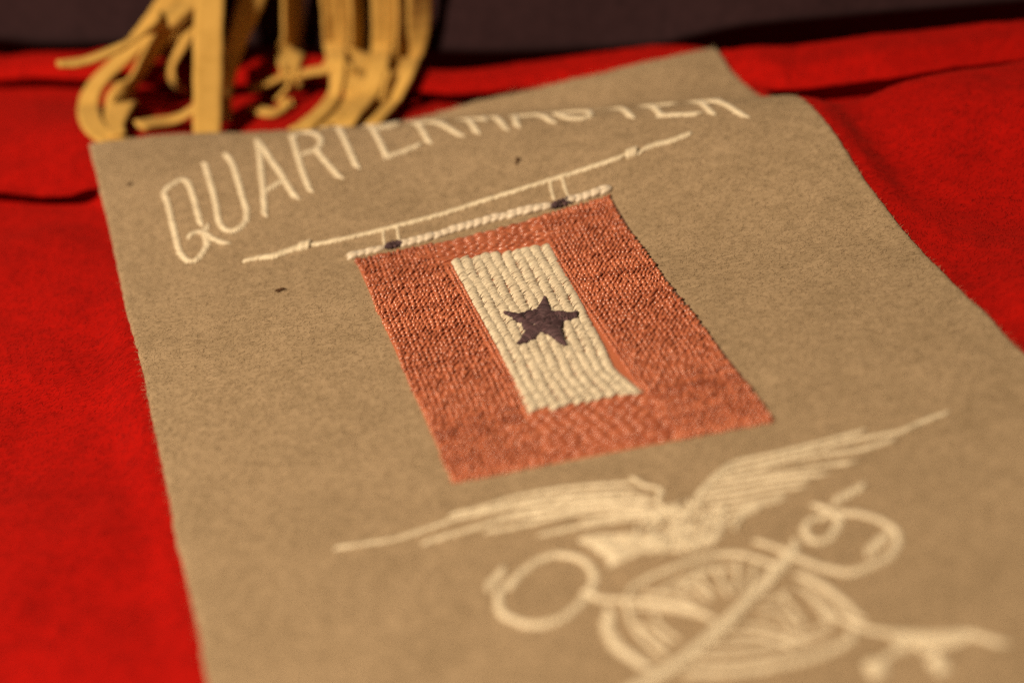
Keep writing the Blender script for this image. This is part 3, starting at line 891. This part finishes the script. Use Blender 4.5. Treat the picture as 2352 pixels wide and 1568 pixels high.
# ------------------------------------------------------------------ lint on the felt
for c, ln, ang, lab in (((645, 668), 2.3, 0.15, 'small dark brown lint fleck on tan felt left of the flag'), ((1190, 370), 2.6, 1.15, 'small dark brown lint fleck on tan felt above the rod'), ((300, 424), 1.3, .6, 'tiny dark lint speck on tan felt beside the letter Q')):
    T = Thread(); p = onto(*c) / MM
    for k in range(5):
        a = ang + random.uniform(-.35, .35); l = ln * random.uniform(.35, .55)
        o_ = np.array([random.uniform(-.25, .25), random.uniform(-.25, .25)])
        T.stitch(p[0] + o_[0] - l * math.cos(a), p[1] + o_[1] - l * math.sin(a), p[0] + o_[0] + l * math.cos(a), p[1] + o_[1] + l * math.sin(a), r=.24, arch=.35, base=.28)
    o = new_mesh('lint_fleck', np.vstack(T.V) * MM, np.vstack(T.F), M_LINT)
    tag(o, lab, 'lint')

# ------------------------------------------------------------------ fuzz
def fuzz(name, xs, ys, zf, ln, wd, lift, mat, parent=None, dirn=None, spread=math.pi):
    n = len(xs)
    ang = (rng.uniform(-math.pi, math.pi, n) if dirn is None else dirn + rng.normal(0, spread, n))
    L_ = rng.uniform(ln * .5, ln * 1.4, n)
    dx, dy = np.cos(ang) * L_, np.sin(ang) * L_
    bend = rng.normal(0, .25, n)
    mx_, my_ = xs + dx * .5 - dy * bend * .5, ys + dy * .5 + dx * bend * .5
    ex, ey = xs + dx, ys + dy
    h = rng.uniform(.2, 1, n) ** 2 * lift
    px_, py_ = -np.sin(ang) * wd / 2, np.cos(ang) * wd / 2
    (ys_, z0), (my2, z1), (ey2, z2) = zf(xs, ys), zf(mx_, my_), zf(ex, ey)
    ys, my_, ey = ys_, my2, ey2
    V = np.empty((n, 5, 3))
    V[:, 0] = np.stack([xs - px_, ys - py_, z0 - .03], -1); V[:, 1] = np.stack([xs + px_, ys + py_, z0 - .03], -1)
    V[:, 2] = np.stack([mx_ + px_, my_ + py_, z1 + h], -1); V[:, 3] = np.stack([mx_ - px_, my_ - py_, z1 + h], -1)
    V[:, 4] = np.stack([ex, ey, z2 + h * .7], -1)
    b = np.arange(n) * 5
    F = np.concatenate([np.stack([b, b + 1, b + 2], -1), np.stack([b, b + 2, b + 3], -1), np.stack([b + 3, b + 2, b + 4], -1)])
    o = new_mesh(name, V.reshape(-1, 3) * MM, F, mat)
    o['kind'] = 'stuff'
    if parent: child(o, parent)
    return o

def fibre_mat(name, dark, light):
    m, nt, b = mat_new(name)
    g = nt.nodes.new('ShaderNodeNewGeometry'); r = nt.nodes.new('ShaderNodeValToRGB')
    r.color_ramp.elements[0].color = (*dark, 1); r.color_ramp.elements[1].color = (*light, 1)
    nt.links.new(g.outputs['Random Per Island'], r.inputs[0]); nt.links.new(r.outputs[0], b.inputs['Base Color'])
    b.inputs['Roughness'].default_value = .8; b.inputs['Specular IOR Level'].default_value = .15
    return m

def ztop(x, y):
    return Hmm(x, y) + 0.10 * fbm(x / 2.4, y / 2.4, 3, 21) + 0.12 * fbm(x / 9, y / 9, 2, 31)
n = 170000
x = rng.uniform(XL, XR, n); y = rng.uniform(-140, YT, n)
keep = (y < ytop(x) - .3) & (x < XR - .3 - 2.2 * sstep((y - 80) / 22))
fq = np.array([flag_q(0, 1), flag_q(1, 1), flag_q(1, 0), flag_q(0, 0)])
keep &= ~((x > fq[:, 0].min() + .5) & (x < fq[:, 0].max() - .5) & (y > fq[:, 1].min() + 4) & (y < fq[:, 1].max() - 4))
x, y = x[keep], y[keep]
fuzz('felt_fuzz', x, y, lambda a, b: (b, ztop(a, b)), 1.1, .055, .30, fibre_mat('tan_fibre', (0.235, 0.162, 0.094), (0.40, 0.288, 0.178)), parent=sheet)
n = 240000
x = rng.uniform(-125, 155, n); y = rng.uniform(-130, 215, n)
keep = ~((x > XL + 1) & (x < XR - 1) & (y < YT - 1)) & (y > -130 + .0) & ~((x > 75) & (y < -60)) & ~((x < -75) & (y < -110))
x, y = x[keep], y[keep]
fuzz('cloth_nap', x, y, cloth_pt, 1.1, .06, .42, fibre_mat('red_fibre', (0.19, 0.0014, 0.0006), (0.38, 0.0038, 0.0014)), parent=cloth, dirn=.9 + 1.3 * vnoise(x / 26, y / 26, 61), spread=.6)
